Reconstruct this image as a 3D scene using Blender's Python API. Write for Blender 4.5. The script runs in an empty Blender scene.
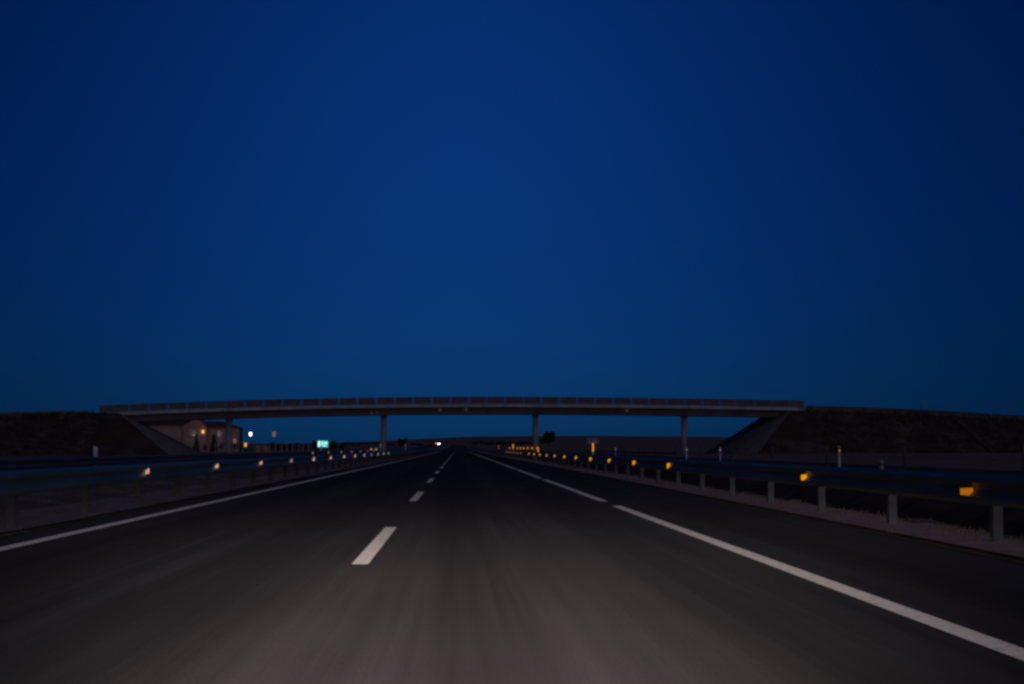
import bpy, math, random
from math import sin, cos, pi, radians, atan
from mathutils import Vector
R = random.Random(7)
S = bpy.context.scene
COL = S.collection
F = 1667.0            # focal length in pixels for a 1024 px wide frame
VX, VY = 458.0, 448.0  # where the road vanishes in the frame
CAMH = 1.0

from mathutils import Euler
CAMROT = Euler((pi/2 + atan(106/F), 0, -atan(54/F)), 'XYZ')
def ray(px, py):
    v = Vector(((px-512)/F, (342-py)/F, -1.0)); v.rotate(CAMROT); return v
def at(px, depth, py=446):
    v = ray(px, py); return v.x/v.y*depth
def atz(px, py, depth):
    v = ray(px, py); return CAMH + v.z/v.y*depth

# ---------------------------------------------------------------- materials
def new_mat(name):
    m = bpy.data.materials.new(name); m.use_nodes = True
    nt = m.node_tree
    return m, nt, nt.nodes['Principled BSDF']

def noise_mat(name, c1, c2, scale=4.0, rough=0.85, metal=0.0, stretch=(1, 1, 1), bump=0.0, bscale=None, detail=6.0, spec=0.3, c3=None):
    m, nt, b = new_mat(name)
    L = nt.links.new
    tc = nt.nodes.new('ShaderNodeTexCoord'); mp = nt.nodes.new('ShaderNodeMapping')
    mp.inputs['Scale'].default_value = stretch
    L(tc.outputs['Object'], mp.inputs['Vector'])
    n = nt.nodes.new('ShaderNodeTexNoise'); n.inputs['Scale'].default_value = scale; n.inputs['Detail'].default_value = detail
    n.inputs['Roughness'].default_value = 0.62
    L(mp.outputs[0], n.inputs['Vector'])
    r = nt.nodes.new('ShaderNodeValToRGB')
    r.color_ramp.elements[0].position = 0.32; r.color_ramp.elements[0].color = (*c1, 1)
    r.color_ramp.elements[1].position = 0.68; r.color_ramp.elements[1].color = (*c2, 1)
    if c3:
        e = r.color_ramp.elements.new(0.52); e.color = (*c3, 1)
    L(n.outputs['Fac'], r.inputs['Fac']); L(r.outputs['Color'], b.inputs['Base Color'])
    b.inputs['Roughness'].default_value = rough; b.inputs['Metallic'].default_value = metal
    b.inputs['Specular IOR Level'].default_value = spec
    if bump:
        n2 = nt.nodes.new('ShaderNodeTexNoise'); n2.inputs['Scale'].default_value = bscale or scale * 6; n2.inputs['Detail'].default_value = 4
        L(tc.outputs['Object'], n2.inputs['Vector'])
        bp = nt.nodes.new('ShaderNodeBump'); bp.inputs['Strength'].default_value = bump; bp.inputs['Distance'].default_value = 0.02
        L(n2.outputs['Fac'], bp.inputs['Height']); L(bp.outputs[0], b.inputs['Normal'])
    return m

def glow_mat(name, base, emit, strength):
    m, nt, b = new_mat(name)
    b.inputs['Base Color'].default_value = (*base, 1); b.inputs['Roughness'].default_value = 0.6; b.inputs['Specular IOR Level'].default_value = 0.0
    b.inputs['Emission Color'].default_value = (*emit, 1); b.inputs['Emission Strength'].default_value = strength
    return m

def facing(nt, b, k, src=None):
    # rough texture (glass beads in the paint, stones in the asphalt) whose facets face oncoming traffic
    a = nt.nodes.new('ShaderNodeVectorMath'); a.operation = 'ADD'; a.inputs[1].default_value = (0, -k, 0)
    if src is None:
        gm = nt.nodes.new('ShaderNodeNewGeometry'); src = gm.outputs['Normal']
    nt.links.new(src, a.inputs[0])
    n = nt.nodes.new('ShaderNodeVectorMath'); n.operation = 'NORMALIZE'
    nt.links.new(a.outputs[0], n.inputs[0]); nt.links.new(n.outputs[0], b.inputs['Normal'])

def asphalt_mat(name, streaks):
    m, nt, b = new_mat(name)
    L = nt.links.new
    tc = nt.nodes.new('ShaderNodeTexCoord')
    def nz(scale, st, detail=5.0, rough=0.6):
        mp = nt.nodes.new('ShaderNodeMapping'); mp.inputs['Scale'].default_value = st
        L(tc.outputs['Object'], mp.inputs['Vector'])
        n = nt.nodes.new('ShaderNodeTexNoise'); n.inputs['Scale'].default_value = scale
        n.inputs['Detail'].default_value = detail; n.inputs['Roughness'].default_value = rough
        L(mp.outputs[0], n.inputs['Vector']); return n.outputs['Fac']
    def ramp(src, p0, v0, p1, v1):
        r = nt.nodes.new('ShaderNodeMapRange'); r.inputs[1].default_value = p0; r.inputs[2].default_value = p1
        r.inputs[3].default_value = v0; r.inputs[4].default_value = v1; L(src, r.inputs[0]); return r.outputs[0]
    def mul(a, c):
        k = nt.nodes.new('ShaderNodeMath'); k.operation = 'MULTIPLY'; L(a, k.inputs[0]); L(c, k.inputs[1]); return k.outputs[0]
    v = ramp(nz(1.0, (2.6, 0.035, 1)), 0.3, 0.66, 0.7, 1.36)      # long worn tracks
    v = mul(v, ramp(nz(1.0, (11.0, 0.12, 1)), 0.3, 0.88, 0.7, 1.13))
    v = mul(v, ramp(nz(0.35, (1, 0.4, 1)), 0.3, 0.85, 0.7, 1.16))   # broad blotches
    v = mul(v, ramp(nz(70.0, (1, 0.35, 1), 3.0), 0.25, 0.72, 0.75, 1.3))  # aggregate
    if streaks:
        x = nt.nodes.new('ShaderNodeSeparateXYZ'); L(tc.outputs['Object'], x.inputs[0])
        w = nt.nodes.new('ShaderNodeMath'); w.operation = 'SINE'
        k = nt.nodes.new('ShaderNodeMath'); k.operation = 'MULTIPLY_ADD'; k.inputs[1].default_value = 2 * pi / 1.8; k.inputs[2].default_value = -1.57
        L(x.outputs[0], k.inputs[0]); L(k.outputs[0], w.inputs[0])
        v = mul(v, ramp(w.outputs[0], -1, 0.80, 1, 1.20))
    c = nt.nodes.new('ShaderNodeMix'); c.data_type = 'RGBA'; c.blend_type = 'MULTIPLY'; c.inputs[0].default_value = 1
    c.inputs[6].default_value = (0.029, 0.0288, 0.0325, 1)
    cb = nt.nodes.new('ShaderNodeCombineColor')
    for i in range(3): L(v, cb.inputs[i])
    L(cb.outputs[0], c.inputs[7]); L(c.outputs[2], b.inputs['Base Color'])
    b.inputs['Roughness'].default_value = 0.72; b.inputs['Specular IOR Level'].default_value = 0.35
    bp = nt.nodes.new('ShaderNodeBump'); bp.inputs['Strength'].default_value = 0.25; bp.inputs['Distance'].default_value = 0.006
    L(nz(90.0, (1, 1, 1), 3.0), bp.inputs['Height']); facing(nt, b, 0.34, bp.outputs[0])
    return m

def paint_mat(name):
    m, nt, b = new_mat(name)
    L = nt.links.new
    tc = nt.nodes.new('ShaderNodeTexCoord')
    n = nt.nodes.new('ShaderNodeTexNoise'); n.inputs['Scale'].default_value = 14; n.inputs['Detail'].default_value = 8; n.inputs['Roughness'].default_value = 0.75
    L(tc.outputs['Object'], n.inputs['Vector'])
    r = nt.nodes.new('ShaderNodeValToRGB')
    r.color_ramp.elements[0].position = 0.28; r.color_ramp.elements[0].color = (0.30, 0.295, 0.29, 1)
    r.color_ramp.elements[1].position = 0.52; r.color_ramp.elements[1].color = (0.85, 0.84, 0.82, 1)
    L(n.outputs['Fac'], r.inputs['Fac']); L(r.outputs['Color'], b.inputs['Base Color'])
    b.inputs['Roughness'].default_value = 0.8
    facing(nt, b, 1.2)
    return m

M = dict(
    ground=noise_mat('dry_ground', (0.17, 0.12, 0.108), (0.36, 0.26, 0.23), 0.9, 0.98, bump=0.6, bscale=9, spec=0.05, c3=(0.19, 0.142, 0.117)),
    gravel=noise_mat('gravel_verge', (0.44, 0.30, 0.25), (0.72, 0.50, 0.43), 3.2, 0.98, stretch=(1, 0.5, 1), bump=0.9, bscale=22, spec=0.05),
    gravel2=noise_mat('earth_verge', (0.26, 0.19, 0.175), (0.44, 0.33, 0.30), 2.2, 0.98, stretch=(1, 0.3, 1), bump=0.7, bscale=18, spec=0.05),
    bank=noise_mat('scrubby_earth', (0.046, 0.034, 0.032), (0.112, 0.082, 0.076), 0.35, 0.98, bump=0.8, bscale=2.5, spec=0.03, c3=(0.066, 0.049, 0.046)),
    asphalt=asphalt_mat('asphalt', True), asphalt2=asphalt_mat('old_asphalt', False),
    paint=paint_mat('road_paint'),
    concrete=noise_mat('concrete', (0.28, 0.27, 0.28), (0.43, 0.42, 0.43), 0.8, 0.9, stretch=(1, 1, 0.35), bump=0.2, bscale=8),
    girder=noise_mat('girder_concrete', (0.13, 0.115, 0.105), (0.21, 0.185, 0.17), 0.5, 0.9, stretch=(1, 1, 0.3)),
    chute=noise_mat('chute_concrete', (0.05, 0.043, 0.042), (0.09, 0.075, 0.072), 1.2, 0.95),
    paving=noise_mat('slope_paving', (0.10, 0.095, 0.09), (0.18, 0.17, 0.16), 1.2, 0.95, bump=0.5, bscale=4),
    panel=noise_mat('rusty_panel', (0.078, 0.058, 0.060), (0.145, 0.11, 0.112), 2.5, 0.8),
    steelblue=noise_mat('blue_steel', (0.02, 0.035, 0.12), (0.03, 0.05, 0.16), 3, 0.6),
    galv=noise_mat('galvanised_steel', (0.085, 0.118, 0.105), (0.15, 0.205, 0.18), 1.3, 0.54, metal=0.95, stretch=(3, 0.25, 3), spec=0.4),
    post=noise_mat('galvanised_post', (0.038, 0.044, 0.056), (0.066, 0.074, 0.092), 5, 0.65, metal=0.25),
    white=noise_mat('white_plastic', (0.46, 0.48, 0.53), (0.60, 0.62, 0.68), 6, 0.5),
    pale=noise_mat('pale_plastic', (0.24, 0.23, 0.23), (0.36, 0.34, 0.34), 4, 0.6),
    black=noise_mat('black_band', (0.012, 0.012, 0.013), (0.02, 0.02, 0.022), 6, 0.6),
    plate=noise_mat('faded_plate', (0.30, 0.24, 0.21), (0.42, 0.34, 0.30), 4, 0.7),
    litsteel=noise_mat('lit_galvanised_steel', (0.15, 0.215, 0.20), (0.25, 0.345, 0.32), 1.3, 0.52, metal=0.92, stretch=(3, 0.25, 3), spec=0.4),  # brighter copy of galv, the left rail's stronger light put into its colour
    dull=noise_mat('dull_steel', (0.10, 0.105, 0.115), (0.17, 0.175, 0.19), 1.3, 0.6, metal=0.5, stretch=(3, 0.25, 3)),
    darkpost=noise_mat('dark_post', (0.026, 0.023, 0.025), (0.042, 0.037, 0.039), 5, 0.85),  # kept dark so the posts blend into the ground
    darksteel=noise_mat('dark_steel', (0.05, 0.052, 0.056), (0.09, 0.092, 0.1), 5, 0.5, metal=0.4),
    plaster=noise_mat('pink_plaster', (0.22, 0.135, 0.115), (0.31, 0.19, 0.16), 0.4, 0.9),
    roof=noise_mat('dark_tiles', (0.055, 0.036, 0.034), (0.10, 0.062, 0.055), 1.5, 0.9),
    pane=noise_mat('window_glass', (0.06, 0.065, 0.075), (0.24, 0.23, 0.24), 0.35, 0.15, spec=0.6),
    frame=noise_mat('pale_frame', (0.26, 0.24, 0.23), (0.36, 0.34, 0.32), 3, 0.6),
    leaf=noise_mat('dark_foliage', (0.022, 0.030, 0.012), (0.055, 0.066, 0.028), 0.7, 0.9, spec=0.05),
    leaf2=noise_mat('olive_foliage', (0.035, 0.036, 0.018), (0.075, 0.07, 0.036), 0.7, 0.9, spec=0.05),
    bark=noise_mat('bark', (0.05, 0.038, 0.028), (0.10, 0.075, 0.055), 4, 0.95, stretch=(1, 1, 0.2)),
    straw=noise_mat('dry_grass', (0.06, 0.044, 0.032), (0.12, 0.09, 0.066), 2, 0.95, spec=0.05),
    crest=noise_mat('dry_crest_grass', (0.13, 0.095, 0.08), (0.24, 0.18, 0.15), 0.8, 0.95, spec=0.03),
    scrub=noise_mat('scrub', (0.042, 0.032, 0.028), (0.095, 0.070, 0.062), 0.6, 0.95, spec=0.03),
    rubber=noise_mat('rubber', (0.012, 0.012, 0.012), (0.02, 0.02, 0.02), 8, 0.8),
    carpaint=noise_mat('silver_paint', (0.30, 0.31, 0.33), (0.36, 0.37, 0.39), 2, 0.3, metal=0.5),
    shed=noise_mat('pale_cladding', (0.26, 0.27, 0.30), (0.36, 0.37, 0.41), 0.3, 0.6),
    amber=glow_mat('amber_reflector_glow', (0.15, 0.05, 0.0), (1.0, 0.37, 0.0), 0.8),  # amber emission stands in for headlight thrown back by the reflectors
    amber_near=glow_mat('amber_reflector_glow_near', (0.15, 0.045, 0.0), (1.0, 0.30, 0.0), 0.36),
    amber_mid=glow_mat('amber_reflector_glow_mid', (0.15, 0.05, 0.0), (1.0, 0.35, 0.0), 0.6),
    amber_far=glow_mat('amber_reflector_glow_far', (0.25, 0.09, 0.0), (1.0, 0.36, 0.0), 1.2),
    cream=glow_mat('cream_reflector_glow', (0.2, 0.14, 0.1), (1.0, 0.56, 0.34), 0.62),  # pale reflectors, returned headlight put in as emission
    cream_far=glow_mat('cream_reflector_glow_far', (0.2, 0.15, 0.12), (1.0, 0.70, 0.56), 0.30),
    signwhite=glow_mat('sign_white_glow', (0.7, 0.8, 0.8), (0.62, 1.0, 0.95), 1.0),  # sign glow stands in for headlights reflected off its face
    signblue=glow_mat('sign_cyan_glow', (0.05, 0.45, 0.45), (0.10, 0.80, 0.72), 0.75),
    lampwhite=glow_mat('lit_lamp', (0.9, 0.85, 0.8), (1.0, 0.80, 0.62), 5.0),
    lamporange=glow_mat('sodium_lamp', (0.9, 0.6, 0.3), (1.0, 0.50, 0.08), 0.8),
    lampoff=glow_mat('dim_lamp', (0.6, 0.5, 0.45), (1.0, 0.6, 0.4), 0.12),
    headlight=glow_mat('lit_headlight', (0.9, 0.9, 0.9), (0.92, 1.0, 0.95), 9.0),
    redlight=glow_mat('red_light', (0.6, 0.1, 0.06), (1.0, 0.28, 0.2), 3.0),
    litwin=glow_mat('lit_window', (0.8, 0.6, 0.4), (1.0, 0.52, 0.15), 0.10),
)

# ---------------------------------------------------------------- mesh builder
class MB:
    def __init__(s): s.v = []; s.f = []
    def add(s, vs, fs):
        o = len(s.v); s.v += [tuple(v) for v in vs]; s.f += [tuple(i + o for i in f) for f in fs]
    def box(s, x0, x1, y0, y1, z0, z1):
        s.add([(x0,y0,z0),(x1,y0,z0),(x1,y1,z0),(x0,y1,z0),(x0,y0,z1),(x1,y0,z1),(x1,y1,z1),(x0,y1,z1)],
              [(0,3,2,1),(4,5,6,7),(0,1,5,4),(1,2,6,5),(2,3,7,6),(3,0,4,7)])
    def cbox(s, x0, x1, y0, y1, z0, z1, c=0.01):
        # box with chamfered vertical edges
        pts = [(x0+c,y0),(x1-c,y0),(x1,y0+c),(x1,y1-c),(x1-c,y1),(x0+c,y1),(x0,y1-c),(x0,y0+c)]
        s.prism(pts, z0, z1)
    def prism(s, pts, z0, z1):
        n = len(pts)
        s.add([(x,y,z0) for x,y in pts] + [(x,y,z1) for x,y in pts],
              [tuple(range(n))[::-1], tuple(range(n, 2*n))] + [(i,(i+1)%n,(i+1)%n+n,i+n) for i in range(n)])
    def tube(s, a, b, r0, r1=None, n=8, caps=True):
        a, b = Vector(a), Vector(b); r1 = r0 if r1 is None else r1
        d = (b-a).normalized(); u = d.orthogonal().normalized(); w = d.cross(u)
        vs = [a + (u*cos(2*pi*i/n) + w*sin(2*pi*i/n))*r0 for i in range(n)] + [b + (u*cos(2*pi*i/n) + w*sin(2*pi*i/n))*r1 for i in range(n)]
        fs = [(i,(i+1)%n,(i+1)%n+n,i+n) for i in range(n)]
        if caps: fs += [tuple(range(n))[::-1], tuple(range(n,2*n))]
        s.add(vs, fs)
    def sweep(s, prof, stations, closed=True):
        # prof: (u,z) pairs; stations: (origin, u-axis, z offset)
        n = len(prof); k = len(stations); vs = []
        for (o, u, dz) in stations:
            for (a, z) in prof: vs.append((o[0]+u[0]*a, o[1]+u[1]*a, o[2]+z+dz))
        fs = []
        m = n if closed else n-1
        for j in range(k-1):
            for i in range(m):
                i2 = (i+1) % n
                fs.append((j*n+i, j*n+i2, (j+1)*n+i2, (j+1)*n+i))
        if closed: fs += [tuple(range(n))[::-1], tuple(range((k-1)*n, k*n))]
        s.add(vs, fs)
    def build(s, name, mat, parent=None, loc=(0,0,0), smooth=False):
        me = bpy.data.meshes.new(name); me.from_pydata(s.v, [], s.f); me.update()
        import bmesh
        bm = bmesh.new(); bm.from_mesh(me); bmesh.ops.recalc_face_normals(bm, faces=bm.faces[:]); bm.to_mesh(me); bm.free()
        me.materials.append(mat)
        if smooth:
            for p in me.polygons: p.use_smooth = True
        o = bpy.data.objects.new(name, me); COL.objects.link(o); o.location = loc
        if parent: o.parent = parent
        return o

def tag(o, label, cat, group=None):
    o['label'] = label; o['category'] = cat
    if group: o['group'] = group
    return o
def struct(o): o['kind'] = 'structure'; return o
def stuff(o, label, cat): o['kind'] = 'stuff'; o['label'] = label; o['category'] = cat; return o
def thing(name, loc, label, cat, group=None, rz=0.0):
    o = bpy.data.objects.new(name, None); COL.objects.link(o); o.location = loc; o.rotation_euler = (0,0,rz)
    o.empty_display_size = 0.2
    return tag(o, label, cat, group)
def copy_child(o, parent, loc):
    c = o.copy(); COL.objects.link(c); c.parent = parent; c.location = loc; return c
def dup(root, loc, label, group=None, rz=0.0):
    r = root.copy(); COL.objects.link(r); r.location = loc; r.rotation_euler = (0,0,rz); r['label'] = label
    if group: r['group'] = group
    for ch in list(root.children):
        c = ch.copy(); COL.objects.link(c); c.parent = r
        for g in list(ch.children):
            d = g.copy(); COL.objects.link(d); d.parent = c
    return r

# ---------------------------------------------------------------- terrain
ROWS = [-80.0, -40.0, -15.0]
y = 0.0
while y < 130: ROWS.append(y); y += 1.3
while y < 800: ROWS.append(y); y *= 1.045
while y < 9000: ROWS.append(y); y *= 1.09
def base(y):
    if y < 350: return 0.0
    if y < 1500: return 3.5e-6*(y-350)**2
    return 4.63 + (y-1500)*0.0066
def zrow(y):       # the same, linear between the rows of the sheets
    for a, b in zip(ROWS, ROWS[1:]):
        if a <= y <= b: return base(a) + (base(b)-base(a))*(y-a)/(b-a)
    return base(y)
PROF = [(-60,-0.02),(-24.4,0.0),(-23.4,0.0),(-23.15,-0.035),(-12.25,-0.035),(-12.0,0.0),(-10.6,-0.12),(-8.6,-0.32),(-6.8,-0.0),(-5.9,0.0),(-5.25,0.0),(-5.1,-0.035),
        (4.85,-0.035),(5.0,0.0),(5.6,0.02),(6.2,0.01),(7.2,-0.45),(9.0,-1.2),(10.4,-1.25),(12.0,-0.4),(13.2,0.05),(16.0,0.1),(16.2,0.08),(22.0,0.08),(22.3,0.12),(34,0.2),(60,0.3)]
XS = [-9000,-5000,-2600,-1400,-800,-450,-260,-160,-100] + [p[0] for p in PROF] + [100,160,260,450,800,1400,2600,5000,9000]
def prof(x):
    if x <= PROF[0][0]: return PROF[0][1]
    for (a, za), (b, zb) in zip(PROF, PROF[1:]):
        if a <= x <= b: return za + (zb-za)*(x-a)/(b-a)
    return PROF[-1][1]
def hill(x, y):
    if y < 1200: return 0.0
    k = min(1.0, (y-1200)/2500.0)
    t = x/max(y, 1.0)
    return k*y*(0.0006*sin(9*t+1.0) + 0.0004*sin(23*t+0.4) + (0.003 if t < 0 else 0.0006)*max(-1, min(1, t/0.08)))
def zg(x, y): return zrow(y) + prof(x) + hill(x, y)

R2 = random.Random(3)
g = MB(); n = len(XS)
for y in ROWS:
    for x in XS:
        jx = 0.0; jz = 0.0
        if y < 260:
            if 5.9 < x < 13.5: jx = R2.uniform(-0.22, 0.22); jz = R2.uniform(-0.05, 0.05)
            elif -11 < x < -6: jx = R2.uniform(-0.25, 0.25); jz = R2.uniform(-0.05, 0.05)
        g.v.append((x+jx, y, zrow(y) + prof(x) + hill(x, y) + jz))
for j in range(len(ROWS)-1):
    for i in range(n-1):
        g.f.append((j*n+i, j*n+i+1, (j+1)*n+i+1, (j+1)*n+i))
go = struct(g.build('ground', M['ground']))
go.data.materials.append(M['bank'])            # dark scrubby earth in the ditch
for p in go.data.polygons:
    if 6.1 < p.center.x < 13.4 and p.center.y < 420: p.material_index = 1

def strip(name, x0, x1, y0, y1, lift, mat, wob=0.0):
    m = MB(); ys = [y0] + [y for y in ROWS if y0 < y < y1] + [y1]
    for y in ys:
        z = zrow(y) + lift
        m.v.append((x0 + R2.uniform(-wob, wob), y, z)); m.v.append((x1 + R2.uniform(-wob, wob), y, z))
    for j in range(len(ys)-1): m.f.append((2*j, 2*j+1, 2*j+3, 2*j+2))
    return struct(m.build(name, mat))
strip('road', -5.18, 4.93, -15, 3200, 0.0, M['asphalt'])
strip('opposite_road', -23.2, -12.2, -15, 3200, 0.0, M['asphalt2'])
strip('service_road', 16.3, 21.9, -15, 600, 0.10, M['asphalt2'])
strip('road_verge', 5.0, 6.05, -15, 420, 0.035, M['gravel'], 0.0)
strip('median_verge', -6.75, -5.22, -15, 420, 0.03, M['gravel2'], 0.04)
strip('left_edge_line', -4.585, -4.415, -15, 430, 0.008, M['paint'])
strip('opposite_edge_line', -13.5, -13.3, -15, 1200, 0.008, M['paint'])
def dashes(name, xc, w, first, length, period, upto):
    m = MB(); y = first
    while y < upto:
        z0, z1 = zrow(y)+0.008, zrow(y+length)+0.008
        m.add([(xc-w/2,y,z0),(xc+w/2,y,z0),(xc+w/2,y+length,z1),(xc-w/2,y+length,z1)], [(0,1,2,3)])
        y += period
    return struct(m.build(name, M['paint']))
dashes('lane_line', -0.838, 0.145, 14.4-17*2, 6.7, 17.0, 430)
dashes('right_edge_line', 2.725, 0.165, 7.2-24, 21.5, 24.0, 430)

# ---------------------------------------------------------------- guardrails
WPROF = [(0.0,0.445),(0.02,0.45),(0.062,0.49),(0.062,0.53),(0.015,0.575),(0.0,0.60),(0.015,0.625),(0.062,0.67),(0.062,0.71),(0.02,0.752),(0.0,0.757),
         (-0.008,0.752),(0.012,0.745),(0.052,0.706),(0.052,0.674),(0.007,0.63),(-0.010,0.60),(0.007,0.57),(0.052,0.526),(0.052,0.494),(0.012,0.457),(-0.006,0.45)]
def two_sided(o, mat):
    # only the lens, the face turned to traffic, emits, in place of returned headlight; its back and edges are dark plastic
    o.data.materials.append(mat)
    for p in o.data.polygons:
        if p.normal.y < -0.8: p.material_index = 1
def guardrail(name, x, face, y0, y1, label, post_dx, first_post, pitch, nposts, refl=None, pmat='post', bmat='galv', group='motorway guardrails'):
    """W beam along Y, its corrugated face turned to `face` (+1 = towards +X)."""
    t = thing(name, (x, y0, 0), label, 'guardrail', group)
    b = MB(); st = []
    ys = [y0]; y = y0
    while y < y1: y += 4.15 if y < 150 else 20.0; ys.append(min(y, y1))
    for yy in ys:
        dz = R.uniform(-0.008, 0.008) if yy < 150 else 0
        st.append(((0, yy-y0, zrow(yy)+dz), (face, 0), 0.0))
    b.sweep([(u, z-0.028) for u, z in WPROF], st)
    b.build('rail_beam', M[bmat], t, smooth=False)
    def post_mb():
        p = MB()      # C section, open to the back, with a spacer block on top
        w, d, th = 0.06, 0.05, 0.007
        pts = [(-d,-w),(d,-w),(d,-w+th),(-d+th,-w+th),(-d+th,w-th),(d,w-th),(d,w),(-d,w)]
        p.prism(pts, -0.35, 0.70)
        return p
    p0 = None; rest = []
    for k in range(nposts):
        yy = first_post + pitch*k
        if yy < y0 or yy > y1: continue
        loc = (-face*post_dx, yy-y0, zrow(yy))
        if k < 96:
            if p0 is None:
                p0 = post_mb().build('post', M[pmat], t, loc)
            else: copy_child(p0, t, loc)
        else: rest.append(loc)
    s0 = None
    sp = MB()
    sp.box(0.06, post_dx+0.0, -0.05, 0.05, 0.53, 0.67)
    sp.v = [(-face*(post_dx - v[0]) if False else face*(-v[0]+0.048), v[1], v[2]) for v in sp.v]
    for k in range(min(nposts, 40)):
        yy = first_post + pitch*k
        if yy < y0 or yy > y1: continue
        if s0 is None: s0 = sp.build('spacer', M['post'], t, (0, yy-y0, zrow(yy)))
        else: copy_child(s0, t, (0, yy-y0, zrow(yy)))
    if rest:
        m = MB()
        for (a, bb, c) in rest: m.box(a-0.05, a+0.05, bb-0.06, bb+0.06, c-0.3, c+0.70)
        o = m.build('post', M['post'], t); o['kind'] = 'stuff'
    if refl:
        protos = {}
        for (yy, mat, w, h, zc) in refl:
            key = (mat, w, h)
            loc = (face*0.045, yy-y0, zrow(yy)+zc)
            if key not in protos:
                q = MB()      # trapezoid plate seated in the valley of the beam, facing traffic
                a = face
                q.add([(-a*0.03,-0.012,-h/2),(a*(w-0.03),-0.002,-h*0.38),(a*(w-0.03),-0.002,h*0.42),(-a*0.03,-0.012,h/2),
                       (-a*0.03,0.012,-h/2),(a*(w-0.03),0.006,-h*0.38),(a*(w-0.03),0.006,h*0.42),(-a*0.03,0.012,h/2)],
                      [(0,1,2,3),(7,6,5,4),(0,4,5,1),(1,5,6,2),(2,6,7,3),(3,7,4,0)])
                protos[key] = q.build('reflector', M['darksteel'], t, loc); two_sided(protos[key], M[mat])
            else: copy_child(protos[key], t, loc)
    return t

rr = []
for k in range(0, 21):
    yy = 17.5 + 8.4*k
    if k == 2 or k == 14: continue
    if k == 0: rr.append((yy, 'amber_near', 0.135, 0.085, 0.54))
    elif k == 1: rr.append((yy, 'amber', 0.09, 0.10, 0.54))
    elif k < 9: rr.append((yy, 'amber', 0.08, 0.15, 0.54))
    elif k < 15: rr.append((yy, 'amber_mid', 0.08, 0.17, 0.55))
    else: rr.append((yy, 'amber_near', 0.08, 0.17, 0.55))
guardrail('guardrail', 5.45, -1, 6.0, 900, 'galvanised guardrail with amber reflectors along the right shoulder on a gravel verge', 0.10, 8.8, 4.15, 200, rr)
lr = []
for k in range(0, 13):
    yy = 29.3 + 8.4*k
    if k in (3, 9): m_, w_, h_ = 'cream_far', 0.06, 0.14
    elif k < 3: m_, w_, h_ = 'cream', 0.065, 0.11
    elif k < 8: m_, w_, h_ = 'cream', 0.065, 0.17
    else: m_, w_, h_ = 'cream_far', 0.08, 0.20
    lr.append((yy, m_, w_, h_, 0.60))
guardrail('guardrail', -5.45, 1, 6.0, 900, 'galvanised guardrail with pale pink reflectors beside the left edge line', 0.16, 8.8, 4.15, 200, lr, pmat='darkpost', bmat='litsteel')
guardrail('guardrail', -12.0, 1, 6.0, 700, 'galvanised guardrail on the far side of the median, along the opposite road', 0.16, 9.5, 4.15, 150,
          [(138+16.8*k, 'cream_far', 0.10, 0.16, 0.60) for k in range(7)], pmat='darkpost', bmat='dull')

# ---------------------------------------------------------------- white edge posts (delineators)
def make_delineator(loc, label, band, h=1.05, w=0.12, refl_h=0.18, group='white delineator posts', strap='black'):
    t = thing('delineator_post', loc, label, 'delineator', group)
    b = MB(); d = 0.06
    pts = [(-w/2, 0.0), (-w*0.28, -d), (w*0.28, -d), (w/2, 0.0), (w*0.2, d*0.7), (-w*0.2, d*0.7)]
    n = len(pts)
    zt = [h, h-0.005, h-0.045, h-0.06, h-0.04, h-0.01]
    b.add([(x,y,-0.06) for x,y in pts] + [(x,y,z) for (x,y),z in zip(pts, zt)],
          [tuple(range(n))[::-1], tuple(range(n,2*n))] + [(i,(i+1)%n,(i+1)%n+n,i+n) for i in range(n)])
    body = b.build('post_body', M['white'], t)
    q = MB(); e = 0.004
    P = [(x*(1+2*e/w)*1.03, y*1.1) for x,y in pts]
    lo = [h-0.30, h-0.29, h-0.25, h-0.24, h-0.25, h-0.29]
    q.add([(x,y,z) for (x,y),z in zip(P, lo)] + [(x,y,z+0.14+refl_h*0.4) for (x,y),z in zip(P, lo)],
          [tuple(range(n))[::-1], tuple(range(n,2*n))] + [(i,(i+1)%n,(i+1)%n+n,i+n) for i in range(n)])
    q.build('band', M[strap], t)
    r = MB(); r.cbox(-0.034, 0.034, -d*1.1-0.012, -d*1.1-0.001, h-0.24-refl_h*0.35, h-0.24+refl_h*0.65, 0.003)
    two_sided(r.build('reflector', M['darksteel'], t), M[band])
    return t
GD = 'white delineator posts'
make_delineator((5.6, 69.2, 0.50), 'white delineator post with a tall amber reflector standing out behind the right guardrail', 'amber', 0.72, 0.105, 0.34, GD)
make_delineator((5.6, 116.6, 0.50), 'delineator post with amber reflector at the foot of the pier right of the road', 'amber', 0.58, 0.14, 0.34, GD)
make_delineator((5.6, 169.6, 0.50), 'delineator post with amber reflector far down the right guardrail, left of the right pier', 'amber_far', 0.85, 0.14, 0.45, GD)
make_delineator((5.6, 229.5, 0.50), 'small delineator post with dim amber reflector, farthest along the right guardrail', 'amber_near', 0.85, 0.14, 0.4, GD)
svc = [(839, 79, 'amber_near', 'white delineator post with a dark band in front of the right embankment', 0.14),
       (720, 114, 'cream_far', 'thin white delineator post left of the right embankment paving', 0.12),
       (686.5, 131, 'cream_far', 'white delineator post in front of the pier on the far right', 0.13),
       (615.5, 191, 'cream_far', 'small white delineator post between the two piers right of the road', 0.14)]
for px, d, mt, lb, w in svc:
    x = at(px, d); make_delineator((x, d, zg(x, d)-0.02), lb, mt, 1.05, w, 0.12, GD)
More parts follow.
